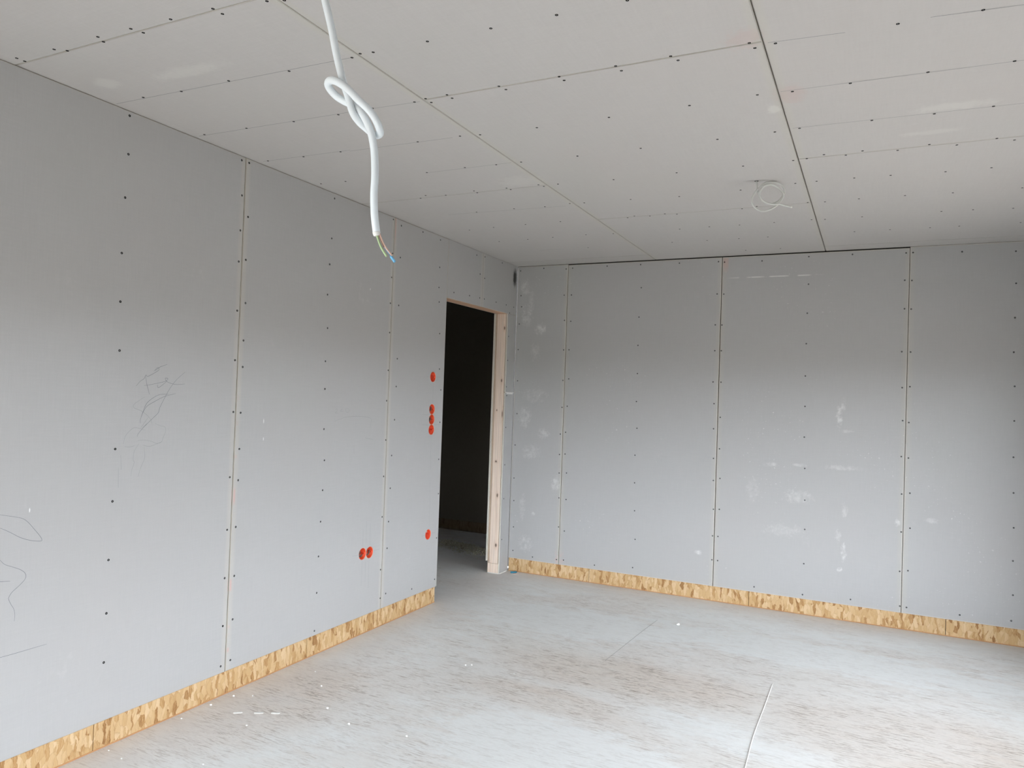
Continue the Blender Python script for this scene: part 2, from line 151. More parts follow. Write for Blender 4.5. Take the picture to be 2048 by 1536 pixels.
PAPER = (0.446, 0.442, 0.436)
def paper(name, kind):
    k = NT(name, .85, .25)
    fib = k.noise(k.map(scale=(1,1,1)), 350, 2, .6)                      # paper fibres
    st = k.map(scale={'left': (1,60,3), 'far': (60,1,3), 'ceiling': (4,60,1)}[kind])
    lin = k.noise(st, 3.0, 4, .6); lin2 = k.noise(k.map(scale={'left': (1,4,70), 'far': (4,1,70), 'ceiling': (60,4,1)}[kind]), 2.2, 4, .6)
    big = k.noise(k.P, .9, 3, .5)
    v = k.math('ADD', k.math('MULTIPLY', lin, .4), k.math('ADD', k.math('MULTIPLY', lin2, .35), k.math('MULTIPLY', fib, .25)))
    base = (0.56, 0.54, 0.52) if kind == 'ceiling' else PAPER  # same boards as the walls, paler overhead to stand for brighter light
    c = k.mix(k.rng(v, .3, .7), tuple(x*.955 for x in base), tuple(x*1.045 for x in base))
    # faint warm / greenish batches of paper
    c = k.mix(k.math('MULTIPLY', k.rng(big, .45, .75), .45), c, tuple(x*y for x, y in zip(base, (1.015, .985, .97))))
    c = k.mix(k.math('MULTIPLY', k.rng(k.noise(k.map(loc=(7,3,1)), .8, 2), .55, .75), .4), c, tuple(x*y for x, y in zip(base, (.98, 1.01, .98))))
    sm = k.noise(k.P, 26, 5, .65)
    dust = k.math('MULTIPLY', k.rng(k.noise(k.map(loc=(2,5,9), scale=(1,1,1)), 2.4, 6, .7), .60, .80), k.rng(sm, .5, .7))
    c = k.mix(k.math('MULTIPLY', dust, .35), c, (0.72, 0.71, 0.69))
    sx = k.n('ShaderNodeSeparateXYZ'); k.t.links.new(k.P, sx.inputs[0])
    X, Y, Z = sx.outputs
    def band(co, at, wd): return k.rng(k.math('ABSOLUTE', k.math('SUBTRACT', co, at)), wd, wd*.55)
    if kind == 'left':
        for at in (-3.057, -1.812, -.62):                                 # coated edge strip along the joints
            c = k.mix(k.math('MULTIPLY', band(Y, at, .035), .35), c, (0.56, 0.53, 0.47))
        dash = k.math('MULTIPLY', k.rng(k.noise(k.map(scale=(1,1,9)), 1.0, 2, .4), .52, .58), k.rng(Z, 1.5, 1.3))
        c = k.mix(k.math('MULTIPLY', k.math('MULTIPLY', band(Y, -3.052, .016), dash), .7), c, (0.60, 0.39, 0.35))
        c = k.mix(k.math('MULTIPLY', k.math('MULTIPLY', band(Y, -1.806, .012), k.rng(Z, 2.4, 2.5)), .6), c, (0.55, 0.33, 0.28))
        dark_spot = k.blob((0,-.052,2.487), (.05,.046,.10), k.noise(k.P, 40, 3), .5)  # dark soft-edged spot near the top of the corner
        c = k.mix(k.math('MULTIPLY', dark_spot, .93), c, (0.02, 0.02, 0.017))
        c = k.mix(k.math('MULTIPLY', k.blob((0,-4.30,2.53), (.05,.05,.10), sm, 1.2), .5), c, (0.66,0.68,0.66))
        for (y, z, a, b, an) in ((-2.873,1.31,.003,.016,.5),(-2.87,1.22,.003,.012,.9),(-4.013,1.0,.003,.011,.7),(-2.04,2.10,.003,.01,0)):
            c = k.mix(k.blob((0,y,z), (.05,a,b), None, 0, an, 'X'), c, (.8,.8,.78))
    if kind == 'far':
        for at in (.4635, 1.7135, 2.9635):
            c = k.mix(k.math('MULTIPLY', band(X, at, .04), .22), c, (0.52, 0.50, 0.43))
        c = k.mix(k.math('MULTIPLY', k.math('MULTIPLY', k.rng(k.math('ABSOLUTE', k.math('SUBTRACT', X, 1.735)), .03, .015), k.rng(Z, 2.46, 2.52)), .45), c, (0.60, 0.38, 0.32))
        c = k.mix(k.math('MULTIPLY', k.math('MULTIPLY', band(X, .47, .05), k.rng(Z, .24, .17)), k.math('MULTIPLY', k.rng(sm, .45, .6), .5)), c, (0.62, 0.42, 0.38))
        zs = k.noise(k.map(scale=(1,1,1)), 34, 6, .7, 1.2)
        for (x, z, a, b, an, am) in ((.077,2.41,.05,.07,0,.5),(.10,2.167,.055,.10,-.3,.55),(.231,2.057,.055,.05,.2,.75),(.188,1.86,.05,.08,0,.35),
                (.14,2.28,.03,.12,.3,.3),(.115,1.305,.06,.10,.2,.45),(.286,1.179,.06,.05,0,.5),(.42,.77,.05,.08,0,.55),(.183,1.02,.09,.07,0,.4),(.12,.55,.03,.12,0,.35),(.2,1.5,.13,.07,0,.25),(.16,.25,.07,.08,.6,.4),(.22,.5,.02,.02,0,.7),
                (2.552,1.42,.022,.085,-.55,.75),(2.575,1.50,.018,.05,.1,.45),(2.60,1.318,.05,.014,0,.6),(2.585,1.06,.14,.02,0,.35),(2.58,.35,.02,.02,0,.9),(2.60,.47,.018,.07,0,.6),(2.56,.58,.02,.05,0,.5),
                (2.60,.76,.02,.05,.6,.5),(1.60,.35,.03,.02,.3,.8),(2.30,.83,.12,.05,0,.4),(2.1,1.05,.05,.02,0,.5),(2.30,1.06,.05,.012,0,.5),(2.93,.72,.02,.03,0,.7),(3.13,.75,.05,.02,.1,.45),(1.98,.86,.05,.10,0,.25),(2.2,.58,.16,.05,.2,.3)):
            m = k.math('MULTIPLY', k.math('MULTIPLY', k.blob((x,0,z), (a*1.1,.05,b*1.1), zs, 2.2, an), k.rng(sm, .38, .62)), am*.85)
            c = k.mix(m, c, (0.76, 0.76, 0.73))
        ln = k.math('MULTIPLY', k.rng(k.math('ABSOLUTE', k.math('SUBTRACT', Z, 2.425)), .006, .002), k.math('MULTIPLY', k.rng(k.math('ABSOLUTE', k.math('SUBTRACT', X, 2.09)), .35, .2), k.rng(k.noise(k.P, 12, 3), .42, .55)))
        c = k.mix(k.math('MULTIPLY', ln, .7), c, (0.78,0.78,0.74))
        mark = k.math('MULTIPLY', k.rng(k.noise(k.P, 60, 2), .66, .72), k.rng(k.noise(k.map(loc=(4,4,4)), 1.6, 2), .56, .68))
        c = k.mix(k.math('MULTIPLY', mark, .5), c, (0.8,0.8,0.77))
    if kind == 'ceiling':
        for at in (1.1978, 2.4316):
            c = k.mix(k.math('MULTIPLY', band(X, at, .035), .35), c, (0.57, 0.55, 0.48))
        c = k.mix(k.math('MULTIPLY', k.blob((2.385,-3.37,H), (.075,.09,.05), k.noise(k.P, 30, 3), 1.6, 0, 'Z'), .24), c, (0.62,0.42,0.38))
        c = k.mix(k.math('MULTIPLY', k.blob((2.47,-2.90,H), (.07,.12,.05), k.noise(k.P, 30, 3), .8, 0, 'Z'), .25), c, (0.62,0.42,0.38))
        for (x, y, a, b, am) in ((3.0,-2.58,.18,.05,.34),(2.95,-2.32,.14,.04,.28),(2.40,-2.78,.03,.06,.5),(.55,-3.86,.22,.05,.35),(.16,-3.9,.08,.05,.35),(1.1,-2.25,.16,.12,.25)):
            c = k.mix(k.math('MULTIPLY', k.blob((x,y,H), (a,b,.05), sm, 1.4, -.2, 'Z'), am), c, (0.72,0.71,0.66))
    k.bump(k.math('ADD', lin, fib), .0006, .25)
    return k.col(c)
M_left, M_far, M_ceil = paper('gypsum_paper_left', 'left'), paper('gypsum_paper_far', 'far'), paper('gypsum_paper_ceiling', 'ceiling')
M_core = flat('gypsum_core', (0.66, 0.63, 0.56), .9, .1, .08, 60)
M_edge = flat('gypsum_board_edge', (0.46, 0.43, 0.375), .85, .1, .1, 40)
M_edge3 = flat('pale_board_edge', (0.54, 0.52, 0.475), .85, .1, .08, 40)
M_edge2 = flat('grey_board_edge', (0.45, 0.43, 0.40), .85, .1, .1, 40)
M_dark = flat('gap_shade_backing', (0.045, 0.042, 0.038), .95, .05)  # near-black tone holds the shade inside board gaps and the drilled hole
M_back = flat('shaded_fibreboard', (0.12, 0.105, 0.085), .95, .05)  # dark board tone that also carries the next room's shade
M_screw = flat('black_phosphate_screw', (0.008, 0.008, 0.008), .9, .05)
M_pencil = flat('pencil_graphite', (0.16, 0.165, 0.18), .6, .3)
M_pencil2 = flat('faint_pencil_graphite', (0.27, 0.27, 0.27), .7, .2)
M_plast = flat('white_filler', (0.78, 0.77, 0.74), .85, .2, .08, 80)
def osb(name, dark=1.0):
    k = NT(name, .62, .3)
    sx = k.n('ShaderNodeSeparateXYZ'); k.t.links.new(k.P, sx.inputs[0]); cb = k.n('ShaderNodeCombineXYZ')
    k.set(cb.inputs[0], k.math('ADD', sx.outputs[0], sx.outputs[1])); k.set(cb.inputs[1], sx.outputs[2]); H2 = cb.outputs[0]
    wv = k.n('ShaderNodeVectorMath', operation='MULTIPLY_ADD'); k.set(wv.inputs[0], k.noise(H2, 22, 3, .6, 0, 'Color')); wv.inputs[1].default_value = (.024,.024,0); k.set(wv.inputs[2], H2); V = wv.outputs[0]
    def flakes(rot, sc, off):
        a = k.n('ShaderNodeTexVoronoi', feature='F1'); a.voronoi_dimensions = '2D'; k.set(a.inputs['Vector'], k.map(rot=(0,0,rot), scale=sc, loc=(off,off*2,0), vec=V)); a.inputs['Scale'].default_value = 1
        s_ = k.n('ShaderNodeSeparateColor'); k.t.links.new(a.outputs['Color'], s_.inputs[0])
        e = k.n('ShaderNodeTexVoronoi', feature='DISTANCE_TO_EDGE'); e.voronoi_dimensions = '2D'; k.set(e.inputs['Vector'], k.map(rot=(0,0,rot), scale=sc, loc=(off,off*2,0), vec=V)); e.inputs['Scale'].default_value = 1
        g = k.noise(k.map(rot=(0,0,rot), scale=(sc[0]*9, sc[1]*1.2, 1), loc=(off,0,0), vec=V), 1, 3, .6)
        return s_.outputs, e.outputs['Distance'], g
    f1, e1, g1 = flakes(.75, (56,18,1), 0); f2, e2, g2 = flakes(-1.05, (50,18,1), 5.3); f3, e3, g3 = flakes(1.4, (75,24,1), 9.1)
    def pick(x1, x2, x3):
        m1 = k.rng(f1[2], .50, .51); m2 = k.rng(f2[2], .45, .46)
        inner = k.n('ShaderNodeMix', data_type='FLOAT'); k.set(inner.inputs[0], m2); k.set(inner.inputs[2], x3); k.set(inner.inputs[3], x2)
        outer = k.n('ShaderNodeMix', data_type='FLOAT'); k.set(outer.inputs[0], m1); k.set(outer.inputs[2], inner.outputs[0]); k.set(outer.inputs[3], x1)
        return outer.outputs[0]
    v = pick(f1[0], f2[0], f3[0]); g = pick(g1, g2, g3); ed = pick(e1, e2, e3)
    ramp = k.n('ShaderNodeValToRGB'); el = ramp.color_ramp.elements
    cols = [(0,(.27,.13,.045)),(.08,(.42,.23,.085)),(.24,(.53,.34,.155)),(.6,(.60,.405,.21)),(1,(.68,.50,.295))]
    el[0].position = 0; el[0].color = cols[0][1]+(1,); el[1].position = 1; el[1].color = cols[-1][1]+(1,)
    for p, cc in cols[1:-1]: e = el.new(p); e.color = cc+(1,)
    v = k.math('ADD', v, k.math('MULTIPLY', k.math('SUBTRACT', g, .5), .95)); k.t.links.new(v, ramp.inputs[0])
    c = k.mix(k.math('MULTIPLY', k.rng(ed, .08, .0), .28), ramp.outputs[0], (.33,.18,.075))
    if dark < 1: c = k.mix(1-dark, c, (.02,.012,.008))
    k.bump(k.math('ADD', v, k.rng(ed, 0, .15)), .0015, .3)
    return k.col(c)
M_osb = osb('oriented_strand_board'); M_osbd = osb('oriented_strand_board_shaded', .16)  # second copy mixed towards black, the unlit room's shade in its colour
M_chip = flat('split_wood_edge', (0.50, 0.27, 0.13), .8, .15, .2, 25)
def wood(name, base, darkc, knots, along='z', axis='Y', yc=0.0):
    k = NT(name, .6, .3)
    s3 = {'z': (90,90,2.6), 'y': (90,2.6,90)}[along]
    g = k.noise(k.map(scale=s3), 1, 5, .6, .6); g2 = k.noise(k.map(scale=tuple(x*.25 for x in s3)), 1, 3, .5, 1.5)
    c = k.mix(k.rng(g, .38, .66), base, tuple(x*.80 for x in base))
    c = k.mix(k.math('MULTIPLY', k.rng(g2, .48, .68), .5), c, darkc)
    nz = k.noise(k.P, 45, 3)
    for (x, z, a, b) in knots:
        halo = k.blob((x,yc,z), (a*2.2,.08,b*2.4), nz, .9, .5, axis)
        c = k.mix(k.math('MULTIPLY', halo, .35), c, darkc)
        c = k.mix(k.math('MULTIPLY', k.blob((x,yc,z), (a,.08,b), nz, .6, .5, axis), .85), c, (.11,.065,.04))
    k.bump(g, .0008, .3)
    return k.col(c)
M_post = wood('spruce_jamb', (0.92,0.76,0.63), (0.62,0.43,0.30), ((-.043,.648,.010,.022),(-.040,.234,.013,.022),(-.040,1.61,.009,.02),(-.067,.931,.013,.012),(-.024,1.33,.006,.04),(-.030,2.051,.008,.02),(-.075,1.36,.006,.01)), yc=-.155)
M_postd = flat('spruce_side_board', (0.56,0.44,0.33), .7, .2, .15, 30)
M_head = wood('spruce_header', (0.72,0.46,0.30), (0.45,0.25,0.14), (), 'y')
def floor_mat():
    k = NT('dusty_strand_floor', .5, .35)
    base = k.n('ShaderNodeRGB')
    dustc = (0.90, 0.915, 0.90); warm = (0.80, 0.715, 0.635); brown = (0.31, 0.235, 0.18)
    big = k.noise(k.map(rot=(0,0,.5), scale=(1,1.5,1), loc=(.6,.35,0)), .85, 4, .55, .6)
    m = k.noise(k.map(scale=(2.2,6,1)), 2.2, 6, .65, .4)
    patch = k.rng(k.math('ADD', big, k.math('MULTIPLY', k.math('SUBTRACT', m, .5), .55)), .40, .62, 0, .42)
    def zone(x, y, a, b_, an=0): return k.blob((x,y,0), (a,b_,.2), m, 1.1, an, 'Z')
    bz = k.math('MAXIMUM', k.math('MAXIMUM', zone(1.65,-1.85,.95,.42), zone(2.95,-1.95,.9,.55)), k.math('MAXIMUM', zone(.28,-3.0,.38,.75), zone(1.35,-2.3,.6,.22)))
    wz = k.math('MAXIMUM', k.math('MAXIMUM', zone(.95,-1.05,1.1,.42), zone(2.6,-.92,1.2,.32,.1)), zone(1.6,-2.8,.7,.36))
    patch = k.math('SUBTRACT', k.math('ADD', patch, k.math('MULTIPLY', bz, .62)), k.math('MULTIPLY', wz, .45), None, True)   # where the boards show through
    c = k.mix(k.math('MULTIPLY', patch, .85), dustc, warm)
    def strand(rot, sc, off, lo, hi):
        wob = k.noise(k.map(loc=(off,0,0)), 6, 2, .5, 0, 'Color')
        add = k.n('ShaderNodeVectorMath', operation='MULTIPLY_ADD'); k.set(add.inputs[0], wob); add.inputs[1].default_value = (.04,.04,0); k.set(add.inputs[2], k.P)
        v = k.map(rot=(0,0,rot), scale=sc, loc=(off,off*1.7,0), vec=add.outputs[0])
        return k.rng(k.noise(v, 1, 3, .6), lo, hi)
    s1 = strand(.0, (9,105,1), 3.1, .575, .625); s2 = strand(.5, (11,110,1), 8.2, .58, .63); s3 = strand(-.45, (11,105,1), 15.4, .58, .63)
    s4 = strand(.1, (34,150,1), 5.5, .57, .66)
    s = k.math('MAXIMUM', k.math('MAXIMUM', s1, s2), k.math('MAXIMUM', s3, k.math('MULTIPLY', s4, .7)))
    s = k.math('MULTIPLY', s, k.rng(k.noise(k.map(loc=(31,7,0), scale=(5,9,1)), 1, 4, .65), .38, .58, .15, 1))
    vis = k.rng(patch, 0, 1, .25, 1.0)
    c = k.mix(k.math('MULTIPLY', k.math('MULTIPLY', s, vis), .88), c, brown)
    w1 = strand(.2, (9,60,1), 21.0, .60, .72); c = k.mix(k.math('MULTIPLY', w1, .25), c, (.86,.87,.85))
    fine = k.noise(k.map(scale=(40,160,1)), 1, 4, .7); c = k.mix(k.math('MULTIPLY', k.rng(fine, .42, .66), k.rng(patch, 0, 1, .08, .26)), c, (.45,.42,.38))
    # bare grubby margin along the walls
    sx = k.n('ShaderNodeSeparateXYZ'); k.t.links.new(k.P, sx.inputs[0])
    ed = k.math('MINIMUM', k.math('ABSOLUTE', sx.outputs[0]), k.math('ABSOLUTE', sx.outputs[1]))
    ed = k.math('ADD', ed, k.math('MULTIPLY', k.math('SUBTRACT', m, .5), .5))
    c = k.mix(k.rng(ed, .40, .0, 0, .55), c, (.62,.575,.54))
    for (x, y, a, b, an) in ((1.25,-1.05,.05,.30,.0),(2.85,-.5,.30,.04,-.5),(2.0,-.25,.3,.03,-.1),(.75,-.12,.4,.03,0)):
        c = k.mix(k.math('MULTIPLY', k.blob((x,y,0), (a,b,.1), m, 1.2, an, 'Z'), .35), c, (.86,.87,.85))
    k.set(k.b.inputs['Roughness'], k.rng(patch, 0, 1, .62, .45))
    k.bump(k.math('ADD', k.math('MULTIPLY', s, -1), fine), .0006, .35)
    return k.col(c)
M_floor = floor_mat()
M_cable = flat('grey_white_cable_sheath', (0.80,0.86,0.89), .42, .45, .03, 12)
M_cable2 = flat('dull_white_cable_sheath', (0.62,0.63,0.60), .5, .4, .04, 12)
M_grn = flat('green_yellow_insulation', (0.42,0.56,0.30), .45, .4, .12, 120)
M_brn = flat('brown_insulation', (0.20,0.105,0.06), .45, .4, .1)
M_tan = flat('peeled_copper_core', (0.62,0.42,0.34), .45, .5, .1)
M_blu = flat('blue_insulation', (0.16,0.44,0.68), .4, .4, .06)
M_red = flat('orange_red_plastic', (0.78,0.085,0.03), .42, .45, .1, 60)
M_rim = flat('salmon_rim_plastic', (0.86,0.33,0.22), .5, .4, .08, 60)
M_cut = flat('cut_gypsum_ring', (0.80,0.70,0.64), .9, .1, .08, 60)
M_wire = flat('dark_grey_cable', (0.10,0.10,0.09), .5, .4)
M_teal = flat('teal_plastic', (0.03,0.22,0.32), .45, .4)
M_crumb = flat('gypsum_crumb', (0.83,0.83,0.80), .9, .2, .05)
M_white = flat('bright_white_string', (0.97, 0.97, 0.95), .8, .3, .01)
M_shav = flat('wood_shaving', (0.74,0.67,0.54), .8, .2, .5, 18)
M_frame = flat('white_window_profile', (0.75,0.75,0.75), .4, .4, .02)

# ---------------------------------------------------------------- setting: floor, walls' carcass, ceiling carcass
X2, Y2 = -3.2, 1.37                                            # the dark room behind the doorway
bm = bmesh.new(); box(bm, (-3.4,YB-.2,-.15), (W+.2,1.6,0)); fl = link('floor', bm, M_floor)
tag(fl, 'pale dusty strand board floor with brown streaks', 'floor', kind='structure')
def wallbox(name, a, b, mat, label, cat='wall', parts=()):
    bm = bmesh.new(); box(bm, a, b)
    for q in parts: box(bm, *q)
    return tag(link(name, bm, mat), label, cat, kind='structure')
DL, DR, DT = -1.145, -.155, 2.172                               # door opening: left, right, top
CX0, CX1 = -.1145, -.0125
# left wall carcass: studded core each side of the opening (a 5 cm cavity sits behind the boards)
wl = wallbox('wall_left', (CX0,YB,0), (-.065,DL-.06,H+.1), M_dark, 'grey plasterboard wall on the left, with the doorway and flush boxes',
    parts=(((CX0,DR+.06,0),(-.065,Y2+.1,H+.1)), ((CX0,DL-.06,DT+.06),(-.065,DR+.06,H+.1)), ((-.065,YB,0),(-.030,DL-.6,.10))))
wf = wallbox('wall_far', (0,.03,0), (W+.2,.14,H+.1), M_dark, 'grey plasterboard wall at the far end, white smears on its first board')
# right wall with two windows, back wall with one, as piers around the openings
def pierced(name, axis, p0, p1, u0, u1, wins, mat, label):
    bm = bmesh.new()
    def bx(ua, ub, za, zb):
        if ub-ua > 1e-4 and zb-za > 1e-4:
            if axis == 'x': box(bm, (p0,ua,za), (p1,ub,zb))
            else: box(bm, (ua,p0,za), (ub,p1,zb))
    c = u0
    for (a, b, s, h) in sorted(wins):
        bx(c, a, 0, H+.1); bx(a, b, 0, s); bx(a, b, h, H+.1); c = b
    bx(c, u1, 0, H+.1)
    return tag(link(name, bm, mat), label, 'wall', kind='structure')
pierced('wall_right', 'x', W, W+.2, YB, 0, WINS_R, M_far, 'grey plasterboard wall to the right with window openings')
pierced('wall_back', 'y', YB-.2, YB, 0, W+.2, WINS_B, M_left, 'grey plasterboard wall behind the viewer with a wide opening')
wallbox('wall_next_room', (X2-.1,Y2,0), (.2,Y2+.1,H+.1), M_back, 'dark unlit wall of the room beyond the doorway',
    parts=(((X2-.1,-4.2,0),(X2,-3.0,H+.1)), ((X2-.1,-3.0,0),(X2,-2.2,.6)), ((X2-.1,-3.0,1.4),(X2,-2.2,H+.1)), ((X2-.1,-2.2,0),(X2,Y2,H+.1)), ((X2-.1,-4.3,0),(CX0,-4.2,H+.1))))  # side wall opening added to let faint daylight into this room
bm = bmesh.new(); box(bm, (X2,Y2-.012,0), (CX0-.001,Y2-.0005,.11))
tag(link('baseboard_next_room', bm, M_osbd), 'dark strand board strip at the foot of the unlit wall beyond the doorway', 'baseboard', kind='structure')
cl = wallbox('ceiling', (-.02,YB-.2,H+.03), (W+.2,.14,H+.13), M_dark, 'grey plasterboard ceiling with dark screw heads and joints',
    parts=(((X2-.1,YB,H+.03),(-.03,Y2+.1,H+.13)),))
WIN_LABEL = ['white framed window in the right wall near the far corner', 'white framed window in the right wall beside the viewer', 'white framed window behind the viewer to the left', 'white framed window behind the viewer to the right']
def window(n, axis, at, a, b, s, h):
    bm = bmesh.new(); t = .06; d = .05
    def bx(ua, ub, za, zb):
        if axis == 'x': box(bm, (at,ua,za), (at+d,ub,zb))
        else: box(bm, (ua,at-d,za), (ub,at,zb))
    bx(a, b, s, s+t); bx(a, b, h-t, h); bx(a, a+t, s+t, h-t); bx(b-t, b, s+t, h-t); m = (a+b)/2
    bx(m-t/2, m+t/2, s+t, h-t)
    tag(link('window_%d' % n, bm, M_frame), WIN_LABEL[n-1], 'window', kind='structure')
for i, q in enumerate(WINS_R+WINS_B): window(i+1, 'x' if i < len(WINS_R) else 'y', W+.08 if i < len(WINS_R) else YB-.08, *q)

bm = bmesh.new(); box(bm, (W+.2,-2.52,2.02), (W+2.6,.2,2.17)); box(bm, (-.1,YB-1.9,2.02), (W+.2,YB-.2,2.17))  # slabs added out of view to keep high sky out of two windows
tag(link('added_sky_blocker', bm, M_frame), 'unseen slabs added outside to block high sky over the far side window and the opening behind the viewer', 'sky blocker', kind='structure')
# ---------------------------------------------------------------- plasterboard sheets
def sheet(wall, a0, a1, b0, b1, mat, parent, holes=(), cut=None, g=.0021, ch=.0032, off=0.0):
    """a/b: in-plane range; chamfered board 12.5 mm thick; holes: list of (a, b, radius)"""
    T = .0125; bm = bmesh.new()
    a0 += g; a1 -= g; b0 += (g if wall == 'ceiling' else 0); b1 -= (g if wall == 'ceiling' else 0)
    outer = [(a0,b0),(a1,b0),(a1,b1),(a0,b1)] if not cut else cut
    def P(a, b, d):                                           # d: depth behind the visible face
        d -= off
        return {'left': (-d, a, b), 'far': (a, d, b), 'ceiling': (a, b, H+d)}[wall]
    n = len(outer); ca = sum(p[0] for p in outer)/n; cb = sum(p[1] for p in outer)/n
    def inset(p, q):
        return (p[0]+(q if p[0] < ca else -q), p[1]+(q if p[1] < cb else -q))
    ip = [inset(p, ch) for p in outer] if not cut else outer
    front = [bm.verts.new(P(*p, 0)) for p in ip]
    rims = []
    if holes:
        edges = [bm.edges.new((front[i], front[(i+1) % n])) for i in range(n)]
        for (a, b, rd) in holes:
            vs = [bm.verts.new(P(a+rd*math.cos(t), b+rd*math.sin(t), 0)) for t in [2*math.pi*j/28 for j in range(28)]]
            edges += [bm.edges.new((vs[j], vs[(j+1) % 28])) for j in range(28)]; rims.append((a, b, rd, vs))
        bmesh.ops.triangle_fill(bm, use_beauty=True, use_dissolve=True, edges=edges)
        # drop faces that closed a hole
        for fc in bm.faces[:]:
            c = fc.calc_center_median()
            if wall == 'left' and any((c.y-a)**2+(c.z-b)**2 < (rd*.98)**2 and len([v for v in fc.verts if v in vs]) == len(fc.verts) for a, b, rd, vs in rims): bm.faces.remove(fc)
    else: bm.faces.new(front)
    if not cut:
        mid = [bm.verts.new(P(*p, .0015)) for p in outer]; back = [bm.verts.new(P(*p, T)) for p in outer]
    else:
        mid = front; back = [bm.verts.new(P(*p, T)) for p in outer]
    for i in range(n):
        j = (i+1) % n
        if mid is not front: bm.faces.new((front[i],front[j],mid[j],mid[i])).material_index = 1
        bm.faces.new((mid[i],mid[j],back[j],back[i])).material_index = 2
    if not holes: bm.faces.new(back[::-1]).material_index = 2
    for a, b, rd, vs in rims:
        bk = [bm.verts.new(P(a+rd*math.cos(t), b+rd*math.sin(t), T-.001)) for t in [2*math.pi*j/28 for j in range(28)]]
        for j in range(28): bm.faces.new((vs[j],vs[(j+1)%28],bk[(j+1)%28],bk[j])).material_index = 2
    return link('plasterboard_panel', bm, [mat, {'ceiling': M_edge2, 'far': M_edge3, 'left': M_edge}[wall], M_core], parent)
OZ = .1107
HOLES = [(y, z, .0352) for y, z in BX]
panels = {'left': [], 'far': [], 'ceiling': []}
def addp(wall, rng, ob): panels[wall].append((rng, ob))
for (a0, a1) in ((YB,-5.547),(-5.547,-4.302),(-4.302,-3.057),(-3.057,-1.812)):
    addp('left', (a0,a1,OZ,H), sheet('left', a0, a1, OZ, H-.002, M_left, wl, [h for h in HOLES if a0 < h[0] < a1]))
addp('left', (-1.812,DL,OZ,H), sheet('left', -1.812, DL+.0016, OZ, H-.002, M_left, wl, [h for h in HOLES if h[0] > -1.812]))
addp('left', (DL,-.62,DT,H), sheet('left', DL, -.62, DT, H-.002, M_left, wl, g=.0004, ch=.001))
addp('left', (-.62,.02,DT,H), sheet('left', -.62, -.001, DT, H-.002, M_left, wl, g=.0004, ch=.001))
addp('left', (DR,.02,1.512,DT), sheet('left', DR, -.001, 1.516, DT-.0005, M_left, wl, g=.0006, ch=.001))
addp('left', (DR,.02,0,1.512), sheet('left', DR, -.001, .004, 1.508, M_left, wl, g=.0006, ch=.001))
for (a0, a1, top, g) in ((.004,.4635,.004,.0018),(.4635,1.7135,.009,.0030),(1.7135,2.9635,.009,.0024),(2.9635,W-.002,.002,.0012)):
    addp('far', (a0,a1,OZ,H), sheet('far', a0, a1, OZ, H-top, M_far, wf, g=g, ch=.006))
cs = [(0.0,1.1978,(YB,-6.08,-4.13,-2.148,-.2,0)),(1.1978,2.4316,(YB,-5.3,-3.336,-1.366,.0)),(2.4316,3.68,(YB,-6.08,-4.13,-2.148,-.165,0)),(3.68,W,(YB,-5.3,-3.336,-1.366,0))]
for a0, a1, ys in cs:
    for b0, b1 in zip(ys, ys[1:]):
        addp('ceiling', (a0,a1,b0,b1), sheet('ceiling', a0 if a0 > .1 else -.011, a1, b0, b1 if b1 < -.01 else .011, M_ceil, cl, g=.0012 if a1 < 2 else .0020, ch=.003))
# smears of filler in the horizontal joint beside the door
bm = bmesh.new(); box(bm, (-.004,DR+.001,1.5085), (.0006,-.003,1.5155)); box(bm, (.0001,DR+.02,1.498), (.0004,-.02,1.5085)); link('joint_filler', bm, M_plast, wl)

# ---------------------------------------------------------------- screws: one mesh, one object each, under the board it holds
def screw_mesh():
    bm = bmesh.new(); prof = [(.0052,-.0002),(.0050,.0007),(.0036,.0010),(.0022,.0008),(.0012,-.0006)]; rings = []
    for rr, h in prof: rings.append([bm.verts.new((rr*math.cos(a), rr*math.sin(a), h)) for a in [2*math.pi*j/10 for j in range(10)]])
    for A, B in zip(rings, rings[1:]):
        for j in range(10): bm.faces.new((A[j],A[(j+1)%10],B[(j+1)%10],B[j]))
    bm.faces.new(rings[-1]); return bm
proto = None; ROT = {'left': (0,math.pi/2,0), 'far': (math.pi/2,0,0), 'ceiling': (math.pi,0,0)}
proto_me = None
def screws(wall, pts):
    global proto
    for (a, b) in pts:
        par = None
        for (r0,r1,s0,s1), ob in panels[wall]:
            if r0 <= a <= r1 and s0 <= b <= s1: par = ob; break
        if par is None: print('no panel', wall, a, b); continue
        if proto is None: proto = link('screw', screw_mesh(), M_screw); o = proto
        else: o = proto.copy(); COL.objects.link(o)
        o.parent = par; o.rotation_euler = ROT[wall]
        o.location = {'left': (0,a,b), 'far': (a,0,b), 'ceiling': (a,b,H)}[wall]
screws('left', SL); screws('far', SF); screws('ceiling', SC)

